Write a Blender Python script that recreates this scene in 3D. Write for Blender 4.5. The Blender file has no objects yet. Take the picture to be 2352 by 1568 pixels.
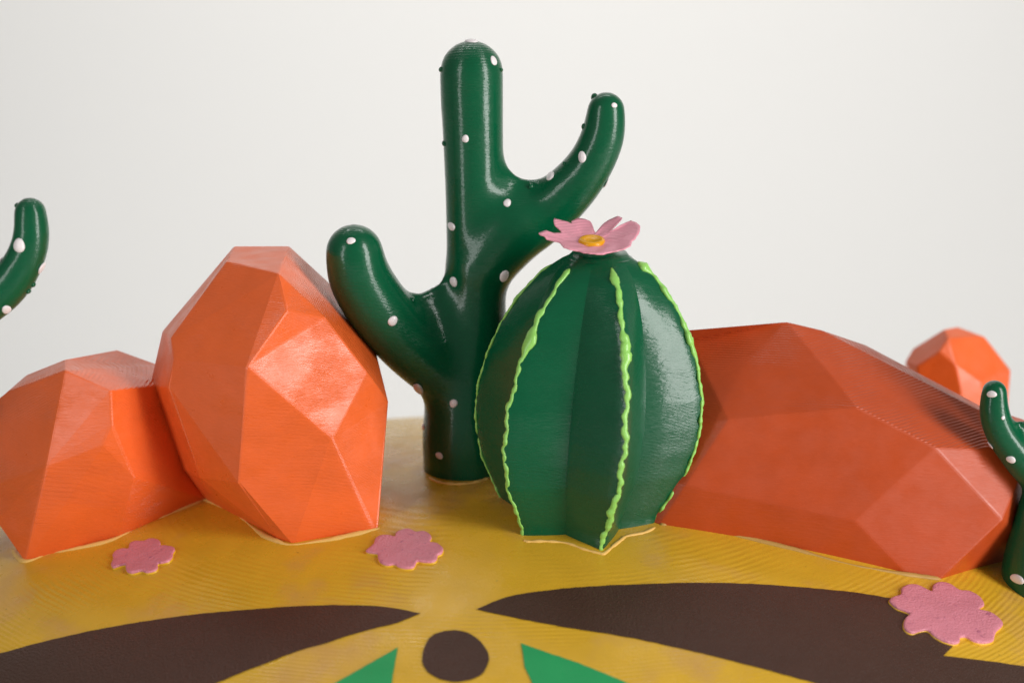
import bpy, bmesh, math, random
import numpy as np
from mathutils import Vector, Matrix
from mathutils.bvhtree import BVHTree
from mathutils.geometry import delaunay_2d_cdt

random.seed(7)
S = 0.01                                    # all numbers below are centimetres
scene = bpy.context.scene
COL = scene.collection

# ------------------------------------------------------------------ camera
PW, PH, FPX = 2352.0, 1568.0, 3267.0        # the reference grid used for measuring
PITCH = math.radians(15)
CAM = Vector((0.35, -25.17, 9.31))
FWD = Vector((0, math.cos(PITCH), -math.sin(PITCH)))
UP = Vector((0, math.sin(PITCH), math.cos(PITCH)))
cam_d = bpy.data.cameras.new("camera")
cam = bpy.data.objects.new("camera", cam_d)
COL.objects.link(cam)
cam.location = CAM * S
cam.rotation_euler = (math.radians(90) - PITCH, 0, 0)
cam_d.sensor_width = 36
cam_d.lens = 36 * FPX / PW
cam_d.clip_start = 0.01
cam_d.clip_end = 20
cam_d.dof.use_dof = True
cam_d.dof.focus_distance = 24.6 * S
cam_d.dof.aperture_fstop = 13
scene.camera = cam

# ------------------------------------------------------------------ light
world = bpy.data.worlds.new("World")
scene.world = world
world.use_nodes = True
bg = world.node_tree.nodes["Background"]
bg.inputs[0].default_value = (1.0, 1.0, 1.0, 1)
bg.inputs[1].default_value = 0.20

def area(name, loc, target, sx, sy, power, col=(1, 1, 1)):
    l = bpy.data.lights.new(name, 'AREA')
    l.shape = 'RECTANGLE'; l.size = sx * S; l.size_y = sy * S
    l.energy = power * S * S; l.color = col
    o = bpy.data.objects.new(name, l); COL.objects.link(o)
    o.location = Vector(loc) * S
    d = Vector(target) - Vector(loc)
    o.rotation_euler = d.to_track_quat('-Z', 'Y').to_euler()
    return o
area("window_light", (-42, -46, 13), (0, 0, 2), 12, 56, 11500, (1, 1, 1))
area("softbox", (66, -46, 30), (0, 0, 30), 24, 90, 84000, (1, 0.99, 0.975))
area("added_backdrop_fill", (-4, 32, 60), (-4, 75, 14), 50, 18, 20800, (0.985, 0.99, 0.985))  # added out of view to brighten the middle of the backdrop paper

vs = scene.view_settings
vs.view_transform = 'Standard'; vs.look = 'None'; vs.gamma = 1; vs.exposure = 0
vs.use_curve_mapping = False
scene.cycles.max_bounces = 8
scene.cycles.use_denoising = True
scene.unit_settings.system = 'METRIC'

# ------------------------------------------------------------------ measuring helpers
def ray(px, py):
    return (FWD + Vector((1, 0, 0)) * ((px - PW / 2) / FPX) - UP * ((py - PH / 2) / FPX))
def at(px, py, Y):
    r = ray(px, py); return CAM + r * ((Y - CAM.y) / r.y)
def depth_of_Y(px, py, Y):
    return (Y - CAM.y) / ray(px, py).y      # ray has unit forward component
def pxs(p):                                  # centimetres per grid unit at point p
    return (p - CAM).dot(FWD) / FPX
def h(x, y):                                 # the sand mound
    ry = 28.0 if y < 0 else 44.0
    return -(x * x / 70.0) - y * y / ry
def ground(px, py):
    r = ray(px, py); t = 12.0
    while t < 60:
        p = CAM + r * t
        if p.z < h(p.x, p.y): break
        t += 0.1
    a, b = t - 0.1, t
    for _ in range(30):
        m = (a + b) / 2; p = CAM + r * m
        if p.z < h(p.x, p.y): b = m
        else: a = m
    return CAM + r * b
def gnormal(x, y):
    e = 0.01
    return Vector((-(h(x + e, y) - h(x - e, y)) / (2 * e), -(h(x, y + e) - h(x, y - e)) / (2 * e), 1)).normalized()

def lin(r, g, b):
    f = lambda c: ((c / 255) / 12.92 if c / 255 <= 0.04045 else ((c / 255 + 0.055) / 1.055) ** 2.4)
    return (f(r), f(g), f(b), 1)

# ------------------------------------------------------------------ materials
def paint(name, col, rough=0.35, spec=0.5, layer=0.5, layer_h=0.026, brush=0.3, brush_scale=(30, 30, 90),
          col2=None, mix_scale=0.8, mix_lo=0.5, mix_hi=0.7, fleck=0.0, coat=0.0, rough_var=0.12, grain=0.0, depth=0.006, flat_min=0.18, flat_lo=0.25):
    m = bpy.data.materials.new(name); m.use_nodes = True
    nt = m.node_tree; N = nt.nodes; L = nt.links
    b = N["Principled BSDF"]
    b.inputs["Roughness"].default_value = rough
    b.inputs["Specular IOR Level"].default_value = spec
    b.inputs["Coat Weight"].default_value = coat
    b.inputs["Coat Roughness"].default_value = 0.10
    geo = N.new("ShaderNodeNewGeometry")
    sc = N.new("ShaderNodeVectorMath"); sc.operation = 'SCALE'; sc.inputs[3].default_value = 1 / S
    L.new(geo.outputs["Position"], sc.inputs[0])
    P = sc.outputs[0]                        # position in centimetres
    def noise(scale, det=3, stretch=None, rgh=0.55):
        v = P
        if stretch:
            mp = N.new("ShaderNodeVectorMath"); mp.operation = 'MULTIPLY'; mp.inputs[1].default_value = stretch
            L.new(v, mp.inputs[0]); v = mp.outputs[0]
        n = N.new("ShaderNodeTexNoise"); n.inputs["Scale"].default_value = scale
        n.inputs["Detail"].default_value = det; n.inputs["Roughness"].default_value = rgh
        L.new(v, n.inputs["Vector"]); return n.outputs["Fac"]
    def ramp(src, lo, hi, a=0.0, c=1.0):
        r = N.new("ShaderNodeMapRange"); r.inputs[1].default_value = lo; r.inputs[2].default_value = hi
        r.inputs[3].default_value = a; r.inputs[4].default_value = c
        L.new(src, r.inputs[0]); return r.outputs[0]
    def math_(op, a, c=None):
        q = N.new("ShaderNodeMath"); q.operation = op
        for i, v in enumerate((a, c)):
            if v is None: continue
            if isinstance(v, (int, float)): q.inputs[i].default_value = v
            else: L.new(v, q.inputs[i])
        return q.outputs[0]
    # colour
    mixc = N.new("ShaderNodeMix"); mixc.data_type = 'RGBA'; mixc.inputs[6].default_value = col
    v2 = tuple(c * 0.90 for c in col[:3]) + (1,)
    mixc.inputs[7].default_value = v2
    L.new(ramp(noise(1.7, 5), 0.35, 0.75), mixc.inputs[0])
    cur = mixc.outputs[2]
    if col2:
        mx = N.new("ShaderNodeMix"); mx.data_type = 'RGBA'; mx.inputs[7].default_value = col2
        L.new(cur, mx.inputs[6]); L.new(ramp(noise(mix_scale, 4, rgh=0.6), mix_lo, mix_hi, 0, 0.85), mx.inputs[0]); cur = mx.outputs[2]
    if fleck:
        mx = N.new("ShaderNodeMix"); mx.data_type = 'RGBA'; mx.inputs[7].default_value = (0.03, 0.02, 0.01, 1)
        L.new(cur, mx.inputs[6]); L.new(ramp(noise(9, 2), 0.73, 0.77, 0, fleck), mx.inputs[0]); cur = mx.outputs[2]
    L.new(cur, b.inputs["Base Color"])
    # gloss varies with the brush work
    L.new(ramp(noise(2.5, 4), 0.3, 0.7, rough - rough_var / 2, rough + rough_var), b.inputs["Roughness"])
    # relief: printed layers plus brush marks plus fine grain
    sep = N.new("ShaderNodeSeparateXYZ"); L.new(P, sep.inputs[0])
    wob = math_('MULTIPLY', noise(0.9, 2), layer_h * 1.2)
    z = math_('ADD', sep.outputs[2], wob)
    s = math_('SINE', math_('MULTIPLY', z, 2 * math.pi / layer_h))
    vis = ramp(noise(0.55, 3, (1, 1, 2)), 0.42, 0.62, 0.05, 1)
    sn = N.new("ShaderNodeSeparateXYZ"); L.new(geo.outputs["True Normal"], sn.inputs[0])
    flat = ramp(math_('ABSOLUTE', sn.outputs[2]), flat_lo, flat_lo + 0.4, flat_min, 1)
    lay = math_('MULTIPLY', math_('MULTIPLY', math_('MULTIPLY', s, vis), flat), layer)
    bru = math_('MULTIPLY', noise(1.0, 4, brush_scale), brush)
    tot = math_('ADD', lay, bru)
    if grain:
        tot = math_('ADD', tot, math_('MULTIPLY', noise(28, 2), grain))
    bp = N.new("ShaderNodeBump"); bp.inputs["Strength"].default_value = 1.0
    bp.inputs["Distance"].default_value = depth * S
    L.new(tot, bp.inputs["Height"]); L.new(bp.outputs[0], b.inputs["Normal"])
    if coat:                                  # the clear top coat follows only the coarse brush work
        b2 = N.new("ShaderNodeBump"); b2.inputs["Distance"].default_value = depth * 0.9 * S
        L.new(math_('ADD', math_('MULTIPLY', noise(1.0, 3, (6, 6, 20)), 1.3), math_('MULTIPLY', lay, 0.5)), b2.inputs["Height"]); L.new(b2.outputs[0], b.inputs["Coat Normal"])
    return m

M_ORANGE = paint("orange_paint", lin(239, 103, 42), 0.33, 0.65, layer=0.8, flat_min=0.5, brush=1.3, brush_scale=(6, 6, 40))
M_BRICK = paint("brick_paint", lin(186, 72, 27), 0.38, 0.5, layer=1.0, brush=1.0, brush_scale=(4, 4, 22), layer_h=0.034, flat_min=0.03, flat_lo=0.5)
M_GREEN = paint("green_paint", lin(0, 84, 51), 0.30, 0.18, layer=0.45, flat_min=0.6, brush=1.3, brush_scale=(7, 7, 26), coat=0.55, rough_var=0.08)
M_LIME = paint("lime_paint", lin(148, 208, 100), 0.28, 0.5, layer=0.0, brush=0.6, brush_scale=(9, 9, 9))
M_WHITE = paint("white_paint", lin(238, 228, 228), 0.3, 0.5, layer=0.0, brush=0.3, brush_scale=(8, 8, 8))
M_PINK = paint("pink_paint", lin(220, 136, 150), 0.36, 0.5, layer=0.0, brush=2.2, brush_scale=(14, 14, 14), grain=1.2, col2=lin(176, 100, 124), mix_scale=7, mix_lo=0.6, mix_hi=0.72)
M_PINK2 = paint("pink_petal_paint", lin(238, 158, 174), 0.4, 0.5, layer=0.45, layer_h=0.035, brush=0.8, brush_scale=(7, 7, 7))
M_YOLK = paint("yolk_paint", lin(245, 172, 10), 0.25, 0.5, layer=0.0, brush=0.4, brush_scale=(8, 8, 8))
M_CREAM = paint("cream_plastic", lin(238, 190, 105), 0.5, 0.4, layer=0.1, brush=0.6, brush_scale=(6, 6, 6))
M_DULL = paint("dull_seam_paint", lin(190, 148, 78), 0.5, 0.4, layer=0.1, brush=0.6, brush_scale=(6, 6, 6))
M_SAND = paint("mustard_paint", lin(220, 172, 44), 0.27, 0.5, layer=0.38, layer_h=0.028, brush=1.0, brush_scale=(3.5, 3.5, 3.5),
               col2=lin(202, 152, 92), mix_scale=0.42, mix_lo=0.52, mix_hi=0.72, fleck=0.45, grain=0.5)
M_BROWN = paint("brown_vinyl", lin(72, 47, 36), 0.42, 0.45, layer=0.1, brush=0.4, brush_scale=(3, 3, 3), grain=3.0, rough_var=0.06)
M_EMERALD = paint("emerald_vinyl", lin(36, 158, 90), 0.45, 0.4, layer=0.1, brush=0.3, brush_scale=(3, 3, 3), grain=0.6)
M_WALL = paint("backdrop_paper", (0.86, 0.85, 0.83, 1), 0.9, 0.1, layer=0, brush=0.0)
def plain(m, col):
    b = m.node_tree.nodes["Principled BSDF"]
    for s in ("Base Color", "Normal"):
        for l in list(b.inputs[s].links): m.node_tree.links.remove(l)
    b.inputs["Base Color"].default_value = col
plain(M_WALL, (0.86, 0.85, 0.83, 1))

# ------------------------------------------------------------------ object helpers
def obj(name, verts, faces, mat, parent=None, origin=None, smooth=False, mesh=None):
    """verts in world centimetres -> one linked mesh object"""
    o0 = Vector(origin) if origin is not None else (parent["_o"] if False else Vector((0, 0, 0)))
    if parent is not None: o0 = ORI[parent.name]
    if mesh is None:
        mesh = bpy.data.meshes.new(name)
        mesh.from_pydata([tuple((Vector(v) - o0) * S) for v in verts], [], faces)
        bm = bmesh.new(); bm.from_mesh(mesh)
        bmesh.ops.recalc_face_normals(bm, faces=bm.faces[:])
        bm.to_mesh(mesh); bm.free()
    mesh.polygons.foreach_set("use_smooth", [smooth] * len(mesh.polygons))
    mesh.materials.clear(); mesh.materials.append(mat)
    o = bpy.data.objects.new(name, mesh); COL.objects.link(o)
    if parent is not None: o.parent = parent
    else: o.location = o0 * S
    ORI[o.name] = o0
    return o
ORI = {}
def thing(name, loc, label, cat, group=None):
    e = bpy.data.objects.new(name, None); COL.objects.link(e)
    e.empty_display_size = 0.01
    e.location = Vector(loc) * S; ORI[e.name] = Vector(loc)
    tag(e, label, cat, group); return e
def tag(o, label, cat, group=None):
    o["label"] = label; o["category"] = cat
    if group: o["group"] = group

def tube(points, radii, seg=10, flat=None):
    """swept tube with closed rounded ends; flat = per-point outward normal to squash along"""
    V, F = [], []
    n = len(points)
    pr = None
    for i, p in enumerate(points):
        a = points[max(i - 1, 0)]; b = points[min(i + 1, n - 1)]
        t = (Vector(b) - Vector(a)).normalized()
        if flat: u = (flat[i] - t * flat[i].dot(t)).normalized()
        else:
            u = t.orthogonal().normalized() if pr is None else (pr - t * pr.dot(t)).normalized()
        pr = u; w = t.cross(u)
        for k in range(seg):
            c, s = math.cos(2 * math.pi * k / seg), math.sin(2 * math.pi * k / seg)
            V.append(Vector(p) + (w * c + u * s * (0.62 if flat else 1)) * radii[i])
    for i in range(n - 1):
        for k in range(seg):
            a = i * seg + k; b = i * seg + (k + 1) % seg
            F.append((a, b, b + seg, a + seg))
    F.append(tuple(range(seg))); F.append(tuple(range((n - 1) * seg, n * seg)))
    return V, F

# ------------------------------------------------------------------ backdrop and ground
FLOOR = -18.0
V, F = [], []
prof = [(-70, FLOOR), (40, FLOOR)]
for k in range(1, 13):
    a = math.pi / 2 * k / 12
    prof.append((40 + 35 * math.sin(a), FLOOR + 35 * (1 - math.cos(a))))
prof.append((75, 110))
for (y, z) in prof: V += [(-140, y, z), (140, y, z)]
for i in range(len(prof) - 1): F.append((2 * i, 2 * i + 1, 2 * i + 3, 2 * i + 2))
o = obj("backdrop", V, F, M_WALL, smooth=True); o["kind"] = "structure"

def make_ground():
    V, F = [], []
    AX, AY = 18.0, 12.0
    nr, na = 90, 180
    V.append((0, 0, h(0, 0)))
    for i in range(1, nr + 1):
        r = i / nr
        for k in range(na):
            a = 2 * math.pi * k / na
            x, y = AX * r * math.cos(a), AY * r * math.sin(a)
            V.append((x, y, h(x, y)))
    for k in range(na):                       # skirt to the table
        a = 2 * math.pi * k / na
        x, y = AX * math.cos(a), AY * math.sin(a)
        V.append((x * 1.015, y * 1.015, h(x, y) - 0.4))
    for k in range(na):
        a = 2 * math.pi * k / na
        V.append((AX * 1.02 * math.cos(a), AY * 1.02 * math.sin(a), FLOOR))
    for k in range(na): F.append((0, 1 + k, 1 + (k + 1) % na))
    for i in range(nr + 1):
        for k in range(na):
            a = 1 + i * na + k; b = 1 + i * na + (k + 1) % na
            F.append((a, a + na, b + na, b))
    return V, F
V, F = make_ground()
GROUND = obj("ground", V, F, M_SAND, smooth=True, origin=(0, 0, 0)); GROUND["kind"] = "structure"

def smooth_outline(pts, n=4, closed=True):
    """Catmull-Rom through the points"""
    P = [Vector(p) for p in pts]; out = []; m = len(P)
    for i in range(m if closed else m - 1):
        if closed: a, b, c, d = P[(i - 1) % m], P[i], P[(i + 1) % m], P[(i + 2) % m]
        else: a, b, c, d = P[max(i - 1, 0)], P[i], P[i + 1], P[min(i + 2, m - 1)]
        for k in range(n):
            t = k / n
            out.append(0.5 * ((2 * b) + (c - a) * t + (2 * a - 5 * b + 4 * c - d) * t * t + (3 * b - a - 3 * c + d) * t ** 3))
    if not closed: out.append(P[-1])
    return out
def inside(p, poly):
    c = False; j = len(poly) - 1
    for i in range(len(poly)):
        if (poly[i][1] > p[1]) != (poly[j][1] > p[1]) and p[0] < (poly[j][0] - poly[i][0]) * (p[1] - poly[i][1]) / (poly[j][1] - poly[i][1]) + poly[i][0]:
            c = not c
        j = i
    return c
def drape(name, outline_xy, mat, lift=0.012, step=0.3):
    """thin sheet lying on the mound, outline in world x,y"""
    n = len(outline_xy)
    pts = [Vector((p[0], p[1])) for p in outline_xy]
    xs = [p.x for p in pts]; ys = [p.y for p in pts]
    x = min(xs)
    extra = []
    while x < max(xs):
        y = min(ys)
        while y < max(ys):
            if inside((x, y), pts): extra.append(Vector((x, y)))
            y += step
        x += step
    vs_, es, fs, _, _, _ = delaunay_2d_cdt(pts + extra, [(i, (i + 1) % n) for i in range(n)], [], 1, 1e-5)
    V = [(p.x, p.y, h(p.x, p.y) + lift) for p in vs_]
    F = [tuple(f) for f in fs if inside(sum((vs_[i] for i in f), Vector((0, 0))) / len(f), pts)]
    return obj(name, V, F, mat, parent=GROUND, smooth=True)
def densify(px_pts, step=14, rough=0.0):
    out = []
    m = len(px_pts)
    for i in range(m):
        a = Vector(px_pts[i]); b = Vector(px_pts[(i + 1) % m])
        k = max(1, int((b - a).length / step))
        for j in range(k):
            q = a.lerp(b, j / k)
            out.append(q + Vector((random.uniform(-rough, rough), random.uniform(-rough, rough))))
    return out
def px_sheet(name, pts, mat, lift=0.012, rough=0.6):
    g = [ground(p[0], p[1]) for p in densify(pts, rough=rough)]
    return drape(name, [(p.x, p.y) for p in g], mat, lift)

def curve2(pts): return [tuple(p) for p in smooth_outline([(p[0], p[1]) for p in pts], 3, closed=False)]
left_top = curve2([(-200, 1562), (-60, 1518), (0, 1501), (120, 1469), (240, 1443), (400, 1417), (560, 1401), (720, 1391), (840, 1391), (915, 1399), (966, 1409)])
left_bot = curve2([(966, 1409), (911, 1431), (825, 1453), (753, 1476), (680, 1497), (590, 1532), (500, 1568), (380, 1628), (280, 1690), (180, 1780)])
px_sheet("painted_stripe", left_top[:-1] + left_bot + [(0, 1780), (-200, 1700)], M_BROWN)
right_top = curve2([(1094, 1400), (1130, 1384), (1185, 1367), (1293, 1352), (1437, 1343), (1599, 1339), (1740, 1342), (1829, 1348), (1973, 1362), (2080, 1382), (2160, 1408), (2210, 1450), (2167, 1506)])
right_bot = curve2([(1865, 1567), (1757, 1538), (1649, 1510), (1541, 1485), (1437, 1463), (1293, 1440), (1185, 1420), (1120, 1406), (1094, 1400)])
px_sheet("painted_stripe", right_top + [(2260, 1517), (2352, 1530), (2480, 1560), (2480, 1700), (2250, 1690), (2050, 1625)] + right_bot[:-1], M_BROWN)
px_sheet("painted_dot", [tuple(p) for p in smooth_outline([(970, 1508), (985, 1468), (1010, 1453), (1046, 1448), (1084, 1458), (1112, 1484), (1124, 1513), (1110, 1545), (1080, 1562), (1040, 1567), (1000, 1556), (977, 1536)], 3)], M_BROWN, 0.014)
px_sheet("painted_leaf", [(914, 1487), (908, 1518), (900, 1568), (890, 1660), (640, 1660), (700, 1605), (774, 1567), (830, 1535), (879, 1507)], M_EMERALD, 0.013)
px_sheet("painted_leaf", [(1197, 1478), (1239, 1493), (1329, 1523), (1437, 1567), (1560, 1640), (1500, 1670), (1262, 1670), (1222, 1568), (1205, 1532), (1201, 1500)], M_EMERALD, 0.013)

# ------------------------------------------------------------------ rocks
def rock(name, verts, faces, base, label, thick, seam=None, mat=M_ORANGE, seam_mat=None, planar=7.0, anchor=8.0, group="faceted rocks", bevel=0.035):
    """verts: key -> (px, py, Y guess); base keys stand on the mound.
    Facets are made planar by a least squares fit of the inverse depth."""
    keys = list(verts); idx = {k: i for i, k in enumerate(keys)}
    n = len(keys); nf = len(faces)
    norms = [Vector(f[1]).normalized() for f in faces]; faces = [tuple(f[0]) for f in faces]
    rays = {k: ray(verts[k][0], verts[k][1]) for k in keys}
    pri = {}; pw = {}
    for k in keys:
        x, y, Yg = verts[k][:3]
        d = (ground(x, y) - CAM).dot(FWD) if k in base else depth_of_Y(x, y, Yg)
        pri[k] = 25.0 / d
        pw[k] = 80.0 if k in base else (verts[k][3] if len(verts[k]) > 3 else (0.05 if base else 0.6))
    # pass 1: facets follow the wanted normals
    rows = []; rhs = []
    for k in keys:
        r = np.zeros(n + nf); r[idx[k]] = pw[k]; rows.append(r); rhs.append(pw[k] * pri[k])
    for fi, f in enumerate(faces):
        for k in f:
            r = np.zeros(n + nf); r[idx[k]] = 6.0; r[n + fi] = -6.0 * norms[fi].dot(rays[k]); rows.append(r); rhs.append(0)
    sol = np.linalg.lstsq(np.array(rows), np.array(rhs), rcond=None)[0][:n]
    # pass 2: pull every facet flat, staying close
    rows = []; rhs = []
    for k in keys:
        wgt = 80.0 if k in base else (anchor if pw[k] > 50 else 1.0)
        r = np.zeros(n + 3 * nf); r[idx[k]] = wgt; rows.append(r); rhs.append(wgt * sol[idx[k]])
    for fi, f in enumerate(faces):
        if len(f) < 4: continue
        for k in f:
            x, y = verts[k][:2]
            r = np.zeros(n + 3 * nf); w = planar
            r[idx[k]] = w
            r[n + 3 * fi:n + 3 * fi + 3] = [-w * (x - 1176) / 1000, -w * (y - 784) / 1000, -w]
            rows.append(r); rhs.append(0)
    sol = np.linalg.lstsq(np.array(rows), np.array(rhs), rcond=None)[0][:n]
    P = []
    for i, k in enumerate(keys):
        p = CAM + rays[k] * (25.0 / sol[i])
        if k in base: p = p + Vector((0, 0.0, -0.04))
        P.append(p)
    F = [tuple(idx[k] for k in f) for f in faces]
    # outline loop of the traced front
    cnt = {}
    for f in F:
        for a, b in zip(f, f[1:] + f[:1]):
            e = (min(a, b), max(a, b)); cnt[e] = cnt.get(e, 0) + 1
    bd = [e for e, c in cnt.items() if c == 1]
    adj = {}
    for a, b in bd: adj.setdefault(a, []).append(b); adj.setdefault(b, []).append(a)
    loop = [bd[0][0]]; prev = None; cur = loop[0]
    while True:
        nx = [q for q in adj[cur] if q != prev]
        q = nx[0]
        if q == loop[0]: break
        loop.append(q); prev, cur = cur, q
    cen = sum((P[i] for i in loop), Vector()) / len(loop)
    start = len(P)
    for j, i in enumerate(loop):
        p = P[i]; q = cen + (p - cen) * 0.80
        back = Vector((0, thick * (0.45 + 0.12 * ((j * 7) % 3)), 0))
        q = q + back
        if p.z > cen.z: q.z -= 0.34 * back.y
        if keys[i] in base: q = Vector((q.x, q.y, h(q.x, q.y) - 0.5))
        elif q.z < h(q.x, q.y) : q = Vector((q.x, q.y, h(q.x, q.y) - 0.3))
        P.append(q)
    m = len(loop)
    for j in range(m):
        F.append((loop[j], loop[(j + 1) % m], start + (j + 1) % m, start + j))
    c = cen + Vector((0, thick, 0)); c.z = max(c.z - 0.5, h(c.x, c.y) + 0.3); P.append(c)
    for j in range(m): F.append((start + j, start + (j + 1) % m, len(P) - 1))
    bc = sum((P[idx[k]] for k in base), Vector()) / max(1, len(base)) if base else cen.copy()
    bc = Vector((bc.x, bc.y + thick * 0.3, h(bc.x, bc.y + thick * 0.3)))
    root = thing(name, bc, label, "rock", group) if seam else None
    o = obj("stone" if seam else name, P, F, mat, parent=root, origin=bc)
    if not seam: tag(o, label, "rock", group)
    bm = bmesh.new(); bm.from_mesh(o.data)
    bmesh.ops.bevel(bm, geom=bm.edges[:], offset=bevel * S, segments=2, profile=0.6, affect='EDGES', clamp_overlap=True)
    bm.to_mesh(o.data); bm.free()
    if seam:
        g = []
        sp = smooth_outline(densify([(a, b) for a, b in seam], 16, 0.8)[:-1] if False else [(a, b) for a, b in seam], 6, closed=False)
        for p in sp:
            q = ground(p[0], p[1]); g.append(q + Vector((random.uniform(-.008, .008), random.uniform(-.008, .008), 0.0)))
        rad = [0.055 * (0.75 + 0.45 * math.sin(i * .37) + random.uniform(-.15, .15)) for i, _ in enumerate(g)]; rad[0] = rad[-1] = 0.015
        V2, F2 = tube(g, rad, 8, [gnormal(q.x, q.y) for q in g])
        obj("seam_line", V2, F2, seam_mat or M_CREAM, parent=root, smooth=True)
    return o

# big egg-shaped orange rock
R2 = dict(A=(538, 565, 0.3, 60), B=(664, 565, 0.1, 60), C=(520, 600, -1.3, 60), D=(640, 628, -2.0, 60), H=(660, 713, -2.3, 60), E=(748, 729, -1.75, 60),
          I=(568, 842, -2.75, 60), F=(844, 853, -1.95, 60), M=(762, 1007, -2.45, 60), J=(400, 826, -1.9, 60), K=(392, 776, -1.8, 60), L=(373, 760, -0.3, 60),
          V=(343, 890, -0.5, 60), W=(350, 990, -1.8), R=(386, 890, -1.9, 60), Q=(460, 1098, -1.7, 60), O=(546, 1108, -2.45, 60), X=(382, 1052, -2.2),
          U=(478, 1147, -2.0), S2=(640, 1236, -3), S=(672, 1249, -3), T=(852, 1217, -2.5), G=(892, 922, -1.2, 60), Gb=(868, 1213, -1.6),
          B2=(762, 655, 0.4, 60), B3=(862, 800, -0.2, 60))
F2 = [("ABDC", (.05, -.25, .97)), ("CDHIJK", (-.25, -.75, .6)), ("ACKL", (-.8, -.1, .6)), ("DEH", (.45, -.6, .65)), ("HEI", (.3, -.87, .4)),
      ("IEF", (.49, -.76, .43)), ("IFM", (.52, -.84, .15)), ("JIOQR", (-.38, -.9, .22)), (("I", "M", "T", "S", "S2", "O"), (.08, -.98, -.2)),
      (("Q", "O", "S2", "U"), (-.45, -.75, -.5)), ("KJRVL", (-.75, -.6, .3)), ("VRQXW", (-.8, -.6, -.1)), ("XQU", (-.7, -.55, -.45)),
      (("F", "G", "Gb", "T", "M"), (.85, -.5, -.1)), (("B", "B2", "E", "D"), (.72, -.25, .63)), (("B2", "B3", "G", "F", "E"), (.9, -.35, .25))]
rock("faceted_rock", R2, F2, {"U", "S2", "S", "T", "Gb"}, "tall egg-shaped bright orange faceted rock leaning against the cactus arm", 3.2,
     [(468, 1146), (500, 1156), (548, 1185), (600, 1225), (640, 1243), (672, 1250), (760, 1238), (852, 1217), (872, 1212)])

# lower orange rock at the left
R1 = dict(a=(150, 849, -1.8, 60), b=(254, 897, -1.9, 60), c=(236, 1023, -3.3), d=(308, 1097, -3.4), e=(272, 1231, -3), f=(58, 1287, -3.5),
          g=(106, 1071, -1.9, 60), i=(16, 899, -0.9, 60), j=(60, 861, -0.2, 60), k=(150, 825, -0.6, 60), l=(268, 803, 0.6, 60), m=(365, 838, 0.4, 60), n=(400, 880, -0.5, 60),
          b2=(257, 975, -2.8), q=(480, 1142, -1.7), r=(-30, 1118, -1.2, 60), s=(-60, 960, -0.4, 60), t=(-10, 1195, -1.3, 60), u=(-70, 1120, -0.6, 60))
F1 = [("ijka", (-.45, -.3, .84)), ("kmnba", (.3, -.25, .92)), ("klm", (.1, -.35, .93)), (("i", "a", "g", "r", "s"), (-.7, -.7, .15)),
      (("a", "b", "b2", "c", "g"), (-.05, -.95, .3)), (("g", "c", "d", "e", "f"), (0, -.97, -.2)), (("g", "f", "t", "r"), (-.7, -.65, -.25)),
      (("b", "n", "q", "d", "b2"), (.65, -.75, -.1)), (("b2", "d", "c"), (.5, -.8, -.3)), (("d", "q", "e"), (.5, -.8, -.35)), (("s", "r", "t", "u"), (-.9, -.35, -.1))]
rock("faceted_rock", R1, F1, {"e", "f", "q"}, "low rounded orange faceted rock at the left edge, half behind the tall orange rock", 3.0,
     [(30, 1262), (58, 1288), (110, 1272), (180, 1258), (255, 1240), (320, 1208), (400, 1174), (470, 1146)])

# wide brick-red rock at the right
R3 = dict(a=(1809, 739, -0.35, 20), b=(1581, 772, -0.3, 60), b0=(1440, 800, -0.3, 60), tb=(1581, 758, 0.5, 5), c=(1969, 935, -2.0, 10), d=(1673, 963, -1.45, 4), e=(1440, 1000, -1.5, 60),
          f=(2148, 1027, -2.3, 3), g=(2261, 1031, -1.9, 1), i=(2341, 1098, -1.2, 1), j=(2303, 1193, -1.6, 0.3), k=(2158, 1327, -3), l=(2086, 1316, -3),
          m=(1963, 1195, -2.65, 5), n=(1575, 1113, -1.25, 60), n0=(1440, 1090, -0.6, 10), o=(1885, 757, -0.1, 60), p=(2242, 938, -1.0, 5), q=(1988, 792, 0.9, 60), r=(2250, 930, 0.3, 5),
          s=(2352, 963, 0.4, 4), t=(2440, 1030, -0.2), u=(2440, 1180, 0.1, 5), v=(2400, 1270, -1.5), w=(1512, 1203, -1.5), w0=(1440, 1170, 0.2, 60), x=(2352, 990, -0.4, 4))
F3 = [("bacd", (-.12, -.85, .5)), (("b0", "b", "d", "e"), (-.35, -.85, .4)), ("aopgfc", (.12, -.33, .94)), ("oqrp", (.15, -.1, .98)), ("dcfmn", (-.1, -.95, .25)),
      (("e", "d", "n", "n0"), (-.35, -.9, .2)), ("mfjkl", (.35, -.92, -.1)), ("fgij", (.5, -.85, .05)), ("nmlw", (-.05, -.98, -.1)), (("n0", "n", "w", "w0"), (-.3, -.9, -.1)),
      ("prsx", (.2, -.1, .97)), ("pxg", (.3, -.5, .8)), ("gxti", (.6, -.7, .35)), ("xst", (.4, -.2, .9)), ("jiuv", (.75, -.6, -.25)), ("itu", (.8, -.55, .1)),
      ("jvk", (.7, -.55, -.5)), (("b0", "tb", "a", "b"), (-.05, -.2, .97))]
rock("faceted_rock", R3, F3, {"k", "l", "v", "w"}, "wide low brick red faceted rock behind the right side of the ribbed cactus", 3.6,
     [(1515, 1204), (1559, 1199), (1600, 1207), (1685, 1227), (1829, 1262), (1955, 1296), (2086, 1319), (2160, 1329)], mat=M_BRICK, seam_mat=M_DULL, planar=60.0, anchor=1.5)

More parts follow.
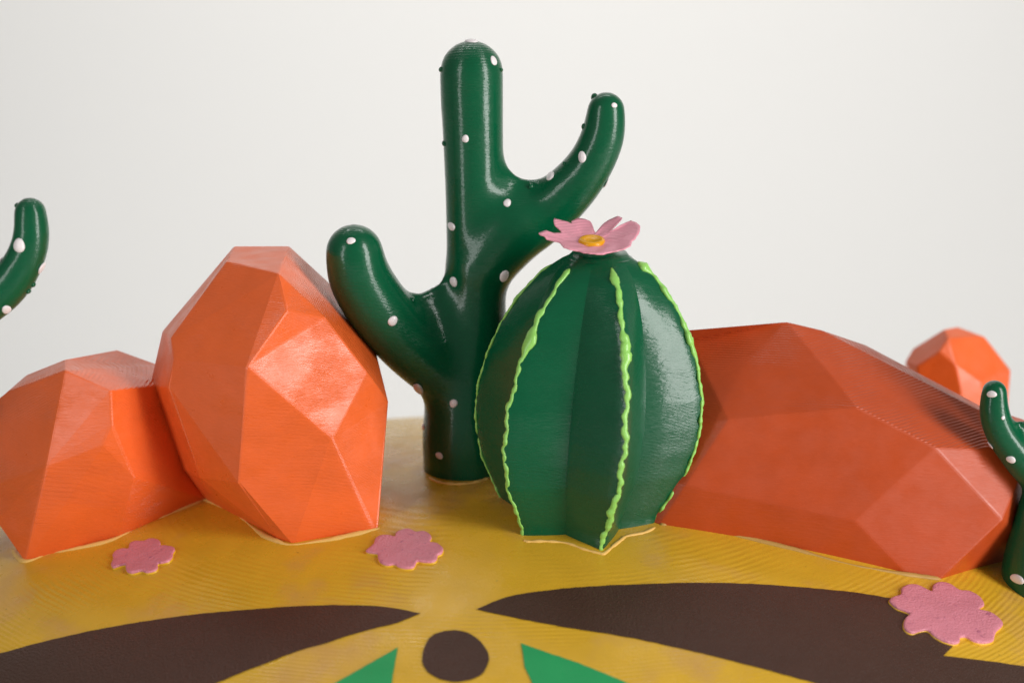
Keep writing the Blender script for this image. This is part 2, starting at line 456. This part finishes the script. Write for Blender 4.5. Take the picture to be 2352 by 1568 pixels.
# small orange rock far behind at the right
Y4 = 5.2
R4 = dict(a=(2080, 830, Y4), b=(2098, 800, Y4), c=(2169, 756, Y4 + .2), d=(2199, 750, Y4 + .6), e=(2262, 773, Y4), f=(2322, 850, Y4 + .1), g=(2316, 920, Y4),
          i=(2178, 776, Y4 - .8), k=(2157, 807, Y4 - .7), l=(2107, 840, Y4 - .5), m=(2195, 838, Y4 - 1.3), n=(2207, 895, Y4 - 1.4), o=(2292, 857, Y4 - .8),
          p=(2253, 878, Y4 - 1.3), q=(2265, 960, Y4 - 1.2), r=(2110, 900, Y4 - .3), s=(2215, 970, Y4 - 1.4), t=(2316, 980, Y4 - .2), u=(2110, 980, Y4))
F4 = [("abcikl", (-.6, -.2, .75)), ("cdei", (.1, -.2, .97)), ("imk", (-.2, -.7, .66)), ("lkmnr", (-.45, -.85, -.25)), ("alr", (-.9, -.4, -.1)), ("ieopm", (.35, -.75, .55)),
      ("efo", (.8, -.4, .4)), ("mpqsn", (.3, -.9, .25)), ("ofgp", (.75, -.65, .05)), ("pgtq", (.6, -.8, .0)), ("rnsu", (-.5, -.85, -.2))]
rock("faceted_rock", R4, F4, set(), "small blurred orange faceted rock far behind the brick red rock", 2.0)

# ------------------------------------------------------------------ cacti
def organic(name, paths, mat, parent, voxel=0.05, smooth=10, fillet=0.42):
    """several tapered limbs fused into ONE smooth surface"""
    bm = bmesh.new()
    for path in paths:
        dense = []
        for i in range(len(path) - 1):
            a, b, c, d = path[max(i - 1, 0)], path[i], path[i + 1], path[min(i + 2, len(path) - 1)]
            L_ = (b[0] - c[0]).length; k = max(2, int(L_ / 0.07))
            for j in range(k):
                t = j / k
                f = lambda a, b, c, d: 0.5 * ((2 * b) + (c - a) * t + (2 * a - 5 * b + 4 * c - d) * t * t + (3 * b - a - 3 * c + d) * t ** 3)
                dense.append((f(a[0], b[0], c[0], d[0]), f(a[1], b[1], c[1], d[1])))
        dense.append(path[-1])
        for p, r in dense:
            bmesh.ops.create_icosphere(bm, subdivisions=3, radius=r + fillet, matrix=Matrix.Translation(p))
    o0 = ORI[parent.name]
    for v in bm.verts: v.co = v.co - o0        # work in centimetres, scale after
    me = bpy.data.meshes.new("tmp"); bm.to_mesh(me); bm.free()
    t = bpy.data.objects.new("tmp", me); COL.objects.link(t)
    r = t.modifiers.new("r", 'REMESH'); r.mode = 'VOXEL'; r.voxel_size = voxel
    s = t.modifiers.new("s", 'SMOOTH'); s.factor = 0.5; s.iterations = smooth
    dsp = t.modifiers.new("d", 'DISPLACE'); dsp.strength = -fillet; dsp.mid_level = 0.0
    r2 = t.modifiers.new("r2", 'REMESH'); r2.mode = 'VOXEL'; r2.voxel_size = voxel
    s2 = t.modifiers.new("s2", 'SMOOTH'); s2.factor = 0.5; s2.iterations = smooth
    dg = bpy.context.evaluated_depsgraph_get()
    em = bpy.data.meshes.new_from_object(t.evaluated_get(dg))
    bpy.data.objects.remove(t); bpy.data.meshes.remove(me)
    tree = BVHTree.FromPolygons([v.co + o0 for v in em.vertices], [tuple(p.vertices) for p in em.polygons])
    for v in em.vertices: v.co = v.co * S
    em.name = name
    o = obj(name, None, None, mat, parent=parent, mesh=em, smooth=True)
    return o, tree

def dot(tree, px, py, rx, ry, parent, mat=M_WHITE, name="white_dot", stand=0.45, scale=1.0):
    o_ = CAM; d_ = ray(px, py).normalized()
    hit = tree.ray_cast(o_, d_)
    if hit[0] is None:
        hit = tree.find_nearest(at(px, py, (ORI[parent.name]).y))
        p, nrm = hit[0], hit[1]
    else: p, nrm = hit[0], hit[1]
    if nrm.dot(d_) > 0: nrm = -nrm
    k = pxs(p) * 0.93
    right = Vector((1, 0, 0)); u = (right - nrm * right.dot(nrm)).normalized(); w = nrm.cross(u)
    if w.z < 0: w = -w
    fx = max(0.5, abs(u.x)); fw = max(0.5, math.sqrt(max(0, 1 - w.dot(FWD) ** 2)))
    V, F = [], []
    seg, rings = 16, 8
    ph = random.uniform(0, 6)
    for i in range(rings + 1):
        th = math.pi * i / rings
        for j in range(seg):
            a = 2 * math.pi * j / seg
            wob = 1 + 0.07 * math.sin(2 * a + ph) + 0.04 * math.sin(3 * a + ph * 2)
            V.append(p + u * (math.sin(th) * math.cos(a) * rx * k / fx * wob) + w * (math.sin(th) * math.sin(a) * ry * k / fw * wob)
                     + nrm * (math.cos(th) * stand * (rx + ry) / 2 * k))
    for i in range(rings):
        for j in range(seg):
            F.append((i * seg + j, i * seg + (j + 1) % seg, (i + 1) * seg + (j + 1) % seg, (i + 1) * seg + j))
    o = obj(name, V, F, mat, parent=parent, smooth=True)
    return o

def P_(px, py, r, Y):
    p = at(px, py, Y); return (p, r * pxs(p))

# --- tall three-armed cactus
YS = 0.45
base = ground(1072, 1076)
sag = thing("tall_cactus", base, "tall glossy dark green cactus with two curved arms and white dots, in the middle", "cactus", "cacti with white dots")
trunk = [P_(1073, 1140, 101, YS), P_(1071, 1060, 101, YS), P_(1071, 990, 103, YS), P_(1076, 900, 97, YS), P_(1084, 800, 82, YS), P_(1092, 700, 72, YS), P_(1092, 600, 68, YS),
         P_(1090, 450, 69, YS), P_(1087, 330, 71, YS), P_(1084, 230, 74, YS), P_(1083, 167, 75, YS)]
armL = [P_(1070, 885, 72, YS - .1), P_(1000, 838, 74, YS - .25), P_(930, 778, 75, YS - .5), P_(872, 710, 76, YS - .8), P_(828, 640, 74, YS - 1.0), P_(814, 580, 68, YS - 1.1)]
armR = [P_(1100, 610, 80, YS), P_(1165, 532, 88, YS), P_(1235, 500, 70, YS), P_(1305, 440, 62, YS - .1), P_(1357, 375, 55, YS - .2), P_(1385, 310, 52, YS - .25), P_(1392, 255, 46, YS - .3)]
body, tree = organic("body", [trunk, armL, armR], M_GREEN, sag, 0.045, 24)
for (x, y, rx, ry) in [(1134, 140, 8, 11), (1069, 319, 9, 9), (1037, 520, 9, 10), (1042, 647, 9, 13), (1165, 466, 10, 10), (1411, 242, 7, 7), (1337, 361, 10, 14),
                       (1394, 420, 7, 11), (1264, 404, 10, 10), (806, 553, 11, 9), (902, 737, 12, 12), (961, 893, 12, 15), (1042, 926, 10, 11), (968, 980, 6, 9), (1009, 1046, 9, 9), (1158, 634, 11, 13)]:
    dot(tree, x, y, rx, ry, sag)
# flat white cap on the tip and the small green print bumps
dot(tree, 1083, 95, 16, 7, sag)
for (x, y, r) in [(1013, 160, 6), (1017, 330, 6), (1155, 160, 5), (1362, 219, 9), (1220, 428, 8), (880, 558, 6), (948, 688, 6), (1296, 375, 5), (1340, 290, 5)]:
    dot(tree, x, y, r * .75, r, sag, M_GREEN, "spine_bump", 1.1)

# --- cactus entering at the left edge
YL = -2.2
bl = at(-330, 1300, YL); bl.z = h(bl.x, bl.y)
sagL = thing("tall_cactus", bl, "green cactus arm curving up into the picture at the left edge", "cactus", "cacti with white dots")
def rel(px, py, r): return P_(px, py, r, YL)
trunkL = [(Vector((bl.x, YL, bl.z - 0.3)), 0.85), (Vector((bl.x, YL, bl.z + 0.8)), 0.8), rel(-325, 900, 80), rel(-320, 750, 74), rel(-320, 600, 66), rel(-320, 400, 66), rel(-320, 260, 68)]
armLL = [rel(-320, 850, 70), rel(-230, 800, 66), rel(-130, 748, 60), rel(-40, 700, 53), (rel(18, 655, 49)), rel(55, 600, 45), rel(72, 545, 42), rel(70, 489, 38)]
bodyL, treeL = organic("body", [trunkL, armLL], M_GREEN, sagL, 0.05, 10)
for (x, y, rx, ry) in [(44, 564, 16, 17), (98, 616, 8, 11), (15, 711, 9, 9), (0, 596, 7, 10), (-320, 500, 12, 12), (-250, 820, 12, 12)]:
    dot(treeL, x, y, rx, ry, sagL)
for (x, y, r) in [(77, 654, 4), (66, 669, 4), (36, 470, 4)]: dot(treeL, x, y, r, r * 1.2, sagL, M_GREEN, "spine_bump", 1.2)

# --- cactus entering at the right edge
gr = ground(2392, 1352); YR = gr.y
sagR = thing("tall_cactus", gr, "dark green cactus with an upcurved arm cut off by the right edge", "cactus", "cacti with white dots")
def relr(px, py, r, dy=0): return P_(px, py, r, YR + dy)
trunkR = [relr(2390, 1390, 86), relr(2390, 1310, 86), relr(2393, 1240, 72), relr(2402, 1160, 58), relr(2425, 1080, 50), relr(2440, 950, 50), relr(2440, 780, 50), relr(2440, 650, 50)]
armRL = [relr(2400, 1105, 44), relr(2362, 1075, 40), relr(2328, 1035, 38), relr(2298, 990, 36), relr(2284, 945, 34), relr(2284, 900, 29)]
bodyR, treeR = organic("body", [trunkR, armRL], M_GREEN, sagR, 0.04, 6, 0.22)
for (x, y, rx, ry) in [(2278, 905, 10, 9), (2304, 959, 5, 5), (2322, 1055, 10, 9), (2272, 1024, 5, 7), (2336, 1329, 12, 11), (2400, 1230, 11, 11)]:
    dot(treeR, x, y, rx, ry, sagR)

# --- ribbed barrel cactus with flower
B0 = Vector((1.53, -1.45, h(1.53, -1.45)))
topP = at(1377, 588, B0.y + 0.1)
KP = pxs(B0)
HB = topP.z - B0.z
barrel = thing("barrel_cactus", B0, "egg-shaped ribbed dark green cactus with lime edges and a pink flower on top", "cactus")
prof_t = [-0.25, -0.10, 0, .08, .18, .27, .37, .475, .6, .72, .825, .93, .985, 1.0, 1.02, 1.05]
prof_r = [168, 181, 186, 213, 243, 258, 266, 263, 246, 218, 183, 132, 88, 70, 58, 50]
val_q = [.68, .68, .68, .67, .66, .65, .64, .64, .65, .67, .71, .79, .88, .94, 1, 1]
def bcen(t): return Vector((B0.x + (topP.x - B0.x) * t, B0.y + (topP.y - B0.y) * t, B0.z + HB * t))
def brad(t, a_deg):
    R = np.interp(t, prof_t, prof_r); q = np.interp(t, prof_t, val_q)
    u = ((a_deg - 15) % 60) / 60                       # 0 at a rib, .5 in the valley
    u = min(u, 1 - u) * 2
    # straight-ish flank between rib tip and valley, with a soft valley floor
    a1 = math.radians(30)
    vr = R * q
    x0, y0 = R, 0.0; x1, y1 = vr * math.cos(a1), vr * math.sin(a1)
    th = u * a1
    den = (math.cos(th) * (y1 - y0) - math.sin(th) * (x1 - x0))
    rr = (x0 * (y1 - y0) - y0 * (x1 - x0)) / den
    bulge = 0.012 * math.sin(math.pi * u) * R
    tip = 1 - 0.02 * max(0, 1 - u * 10)
    return (rr * tip + bulge) * KP
def bpoint(t, a_deg):
    a = math.radians(a_deg); r = brad(t, a_deg)
    return bcen(t) + Vector((math.sin(a) * r, -math.cos(a) * r, 0))
V, F = [], []
NT, NA = 90, 144
ts = [-0.25 + 1.265 * i / NT for i in range(NT + 1)]
for t in ts:
    for k in range(NA): V.append(bpoint(t, 15 + 360 * k / NA))
for i in range(NT):
    for k in range(NA):
        F.append((i * NA + k, i * NA + (k + 1) % NA, (i + 1) * NA + (k + 1) % NA, (i + 1) * NA + k))
F.append(tuple(range(NA))); F.append(tuple(range(NT * NA, (NT + 1) * NA)))
bo = obj("body", V, F, M_GREEN, parent=barrel, smooth=True)
bm = bmesh.new(); bm.from_mesh(bo.data)
for e in bm.edges:
    a, b = e.verts[0].index, e.verts[1].index
    if abs(a - b) == NA and (a % NA) % 12 == 0: e.smooth = False
bm.to_mesh(bo.data); bm.free()
btree = BVHTree.FromPolygons(V, F)

random.seed(21)
def rib_line(a_deg, t0, t1, r0, blobs, mid=None):
    n = 170; pts, rad, nor = [], [], []
    ph = [random.uniform(0, 6.3) for _ in range(6)]
    for i in range(n + 1):
        t = t0 + (t1 - t0) * i / n
        w = 0.5 * math.sin(i * .61 + ph[0]) + 0.35 * math.sin(i * 1.13 + ph[1]) + 0.3 * math.sin(i * .27 + ph[2])
        r = r0 * (1 + 0.34 * w + 0.16 * random.uniform(-1, 1))
        for (tb, rb, wb) in blobs: r += rb * math.exp(-((t - tb) / wb) ** 2)
        da = 0.7 * math.sin(i * .23 + ph[3]) + 0.4 * math.sin(i * .71 + ph[4])
        a = math.radians(a_deg + da)
        R_ = brad(t, a_deg) * 0.995
        d = Vector((math.sin(a), -math.cos(a), 0))
        pts.append(bcen(t) + d * R_); nor.append(Vector((math.sin(math.radians(a_deg)), -math.cos(math.radians(a_deg)), 0.0)))
        e = min(i, n - i); r *= min(1, 0.35 + math.sqrt(e / 3) * 0.65)
        rad.append(r * KP)
    V, F = tube(pts, rad, 12, nor)
    obj("rib_line", V, F, M_LIME, parent=barrel, smooth=True)
rib_line(15, -.07, .985, 5.8, [(.72, 6, .05), (.95, 4, .02), (.12, 3, .03), (.08, 2, .02)])
rib_line(-45, -.03, .975, 4.5, [(.74, 11, .035), (.965, 5, .015), (.83, 3, .02)])
rib_line(75, -.02, .985, 6.2, [(.97, 13, .016), (.70, 6, .05), (.88, 4, .03)])
rib_line(-105, -.02, .96, 5.0, [(.82, 3, .03)])
rib_line(135, -.02, .95, 7.0, [(.93, 8, .02)])
rib_line(-165, -.02, .95, 7.0, [(.7, 4, .03)])

# --- flower on the barrel
FC = bcen(1.03) + Vector((0, -0.05, 0.06)); FC = at(1359, 556, topP.y - 0.12)
tilt = Matrix.Rotation(math.radians(9), 3, 'X')
REACH = [(0, 108), (10, 114), (18, 116), (32, 110), (36, 62), (40, 60), (44, 104), (52, 108), (62, 97), (70, 74), (76, 46), (82, 58), (90, 90), (103, 101), (112, 98), (119, 90),
         (122, 84), (127, 94), (138, 111), (143, 109), (150, 96), (156, 78), (161, 72), (166, 86), (172, 108), (178, 122), (184, 118), (190, 96), (200, 80), (212, 84), (225, 93),
         (235, 90), (245, 80), (255, 85), (270, 88), (282, 89), (295, 82), (305, 86), (318, 95), (330, 100), (340, 94), (348, 100), (360, 108)]
RISE = [(0, 26), (18, 30), (52, 35), (77, 22), (103, 26), (140, 32), (160, 22), (178, 14), (205, 14), (232, 14), (255, 7), (280, 4), (320, 8), (345, 18), (360, 26)]
def petal_rim(deg):
    """reach and rise of the cup at this angle (0 right, 90 away)"""
    return (float(np.interp(deg, *zip(*REACH))) + 0.8 * math.sin(deg * .6), float(np.interp(deg, *zip(*RISE))))
K2 = pxs(FC)
V, F = [], []
NAF, NRF = 240, 14
for side in (0, 1):
    for i in range(NRF + 1):
        for k in range(NAF):
            deg = 360 * k / NAF
            Rm, zr = petal_rim(deg)
            rr = 14 + (Rm - 14) * i / NRF
            f = rr / 110
            z = zr * f ** 1.6 * (110 / max(Rm, 80)) ** 0.6 + 1.0 * math.sin(deg * 0.11 + i * 0.7)
            if 170 < deg < 187: z += 7 * (i / NRF) ** 3
            th = 3.6 * (1 - 0.3 * i / NRF)
            a = math.radians(deg)
            p = Vector((math.cos(a) * rr, math.sin(a) * rr, z - (th if side else 0)))
            V.append(FC + (tilt @ p) * K2)
off = (NRF + 1) * NAF
for i in range(NRF):
    for k in range(NAF):
        a = i * NAF + k; b = i * NAF + (k + 1) % NAF
        F.append((a, b, b + NAF, a + NAF)); F.append((off + a, off + a + NAF, off + b + NAF, off + b))
for k in range(NAF):
    b = (k + 1) % NAF
    F.append((NRF * NAF + k, NRF * NAF + b, off + NRF * NAF + b, off + NRF * NAF + k))
    F.append((k, b, off + b, off + k))
flower = obj("flower", V, F, M_PINK2, parent=barrel, smooth=True)
# stem collar under the flower
V, F = [], []
cl = [(bcen(.995), 76), (bcen(.995) + Vector((0, 0, .05)), 60), (Vector((FC.x * .4 + topP.x * .6, FC.y, FC.z - .15)), 46), (Vector((FC.x, FC.y, FC.z - .10)), 30), (Vector((FC.x, FC.y, FC.z - .09)), 4)]
for p, r in cl:
    for k in range(48):
        a = 2 * math.pi * k / 48
        V.append(p + Vector((math.cos(a), math.sin(a), 0)) * r * K2)
for i in range(len(cl) - 1):
    for k in range(48): F.append((i * 48 + k, i * 48 + (k + 1) % 48, (i + 1) * 48 + (k + 1) % 48, (i + 1) * 48 + k))
obj("flower_collar", V, F, M_GREEN, parent=barrel, smooth=True)
# yellow centre with a dimple
V, F = [], []
pr = [(0, 3.5), (10, 3.8), (17, 6.5), (23, 9), (28, 8), (31, 3), (31, -5), (15, -8)]
for (r, z) in pr:
    for k in range(32):
        a = 2 * math.pi * k / 32
        V.append(FC + (tilt @ Vector((math.cos(a) * max(r, .01), math.sin(a) * max(r, .01) * 1.05, z))) * K2)
for i in range(len(pr) - 1):
    for k in range(32): F.append((i * 32 + k, i * 32 + (k + 1) % 32, (i + 1) * 32 + (k + 1) % 32, (i + 1) * 32 + k))
fc = obj("flower_center", V, F, M_YOLK, parent=flower, smooth=True)

# cream unpainted rim showing where the barrel meets the sand
def base_ring(parent, pts_px, r=0.05):
    sp = smooth_outline(pts_px, 5, closed=False)
    g = [ground(p[0], p[1]) for p in sp]
    rad = [r * random.uniform(.55, 1.15) for _ in g]; rad[0] = rad[-1] = 0.01
    V, F = tube(g, rad, 8, [gnormal(q.x, q.y) for q in g])
    obj("seam_line", V, F, M_CREAM, parent=parent, smooth=True)
base_ring(barrel, [(1203, 1240), (1215, 1243), (1250, 1242), (1300, 1246), (1340, 1260), (1378, 1270), (1388, 1270), (1405, 1256), (1425, 1240), (1440, 1230), (1480, 1222), (1505, 1210)], 0.038)
base_ring(sag, [(985, 1096), (1010, 1107), (1045, 1111), (1080, 1109), (1110, 1102), (1125, 1096)], 0.05)

# ------------------------------------------------------------------ flat pink flowers on the sand
def flat_flower(raw, sx, ox, oy, label):
    pts = smooth_outline([(x * sx + ox, y * sx + oy) for x, y in raw], 3)
    cx = sum(p[0] for p in pts) / len(pts); cy = sum(p[1] for p in pts) / len(pts)
    w = [ground(p[0], p[1]) for p in pts]; c = ground(cx, cy)
    nrm = gnormal(c.x, c.y)
    root = thing("pink_flower", c, label, "flower", "flat pink flowers on the sand")
    def stack(rings, mat, name):
        V, F = [], []
        for (sc_, hgt) in rings:
            for q in w:
                v = c + (q - c) * sc_; g = Vector((v.x, v.y, h(v.x, v.y)))
                V.append(g + nrm * (hgt + 0.006 * math.sin(v.x * 9) * math.sin(v.y * 11) * (hgt > 0.03)))
        n = len(w)
        for i in range(len(rings) - 1):
            for k in range(n): F.append((i * n + k, i * n + (k + 1) % n, (i + 1) * n + (k + 1) % n, (i + 1) * n + k))
        V.append(c + nrm * rings[-1][1]); last = (len(rings) - 1) * n
        for k in range(n): F.append((last + k, last + (k + 1) % n, len(V) - 1))
        return obj(name, V, F, mat, parent=root, smooth=True)
    stack([(1.012, -0.02), (1.012, 0.02), (1.0, 0.03)], M_RIM, "yellow_rim")
    stack([(1.0, 0.02), (1.0, 0.05), (0.985, 0.06), (0.95, 0.066), (0.85, 0.062), (0.5, 0.064), (0.2, 0.065)], M_PINK, "petals")
M_RIM = paint("rim_paint", lin(228, 176, 40), 0.35, 0.5, layer=0, brush=0.4)
flat_flower([(220, 840), (400, 690), (440, 560), (560, 480), (740, 480), (880, 520), (920, 430), (1020, 370), (1180, 330), (1300, 370), (1370, 400), (1560, 385), (1680, 450), (1730, 540), (1690, 640), (1850, 660), (1960, 740), (2000, 810), (1960, 900), (1870, 940), (1850, 1040), (1740, 1100), (1550, 1100), (1400, 1080), (1340, 1200), (1240, 1240), (1100, 1240), (960, 1200), (880, 1150), (720, 1170), (560, 1110), (500, 1000), (490, 910), (350, 890)], .1, 818.5, 1185.4,
            "flat pink flower between the tall orange rock and the ribbed cactus")
flat_flower([(180, 1040), (220, 930), (210, 850), (280, 770), (400, 740), (510, 740), (540, 640), (640, 590), (800, 590), (900, 550), (1000, 545), (1100, 580), (1130, 650), (1110, 690), (1200, 675), (1350, 700), (1400, 750), (1360, 820), (1350, 900), (1270, 980), (1150, 1010), (1070, 1020), (1070, 1110), (980, 1170), (850, 1190), (760, 1160), (600, 1200), (490, 1180), (460, 1100), (450, 1040), (320, 1070), (220, 1100)], .12, 235.2, 1176,
            "smallest flat pink flower, in front of the low left orange rock")
flat_flower([(270, 500), (320, 440), (420, 410), (430, 330), (520, 280), (640, 285), (740, 330), (830, 370), (850, 290), (930, 245), (1060, 260), (1200, 350), (1330, 360), (1450, 420), (1510, 490), (1530, 560), (1460, 610), (1620, 650), (1740, 740), (1780, 820), (1700, 900), (1670, 960), (1650, 1030), (1540, 1060), (1400, 1040), (1290, 980), (1210, 990), (1200, 1050), (1120, 1070), (980, 1030), (860, 960), (780, 890), (680, 900), (580, 930), (490, 890), (460, 820), (480, 730), (540, 670), (460, 630), (360, 590)], .1722, 1994.5, 1298.3,
            "largest flat pink flower lying across the tip of the brown stripe at the right")
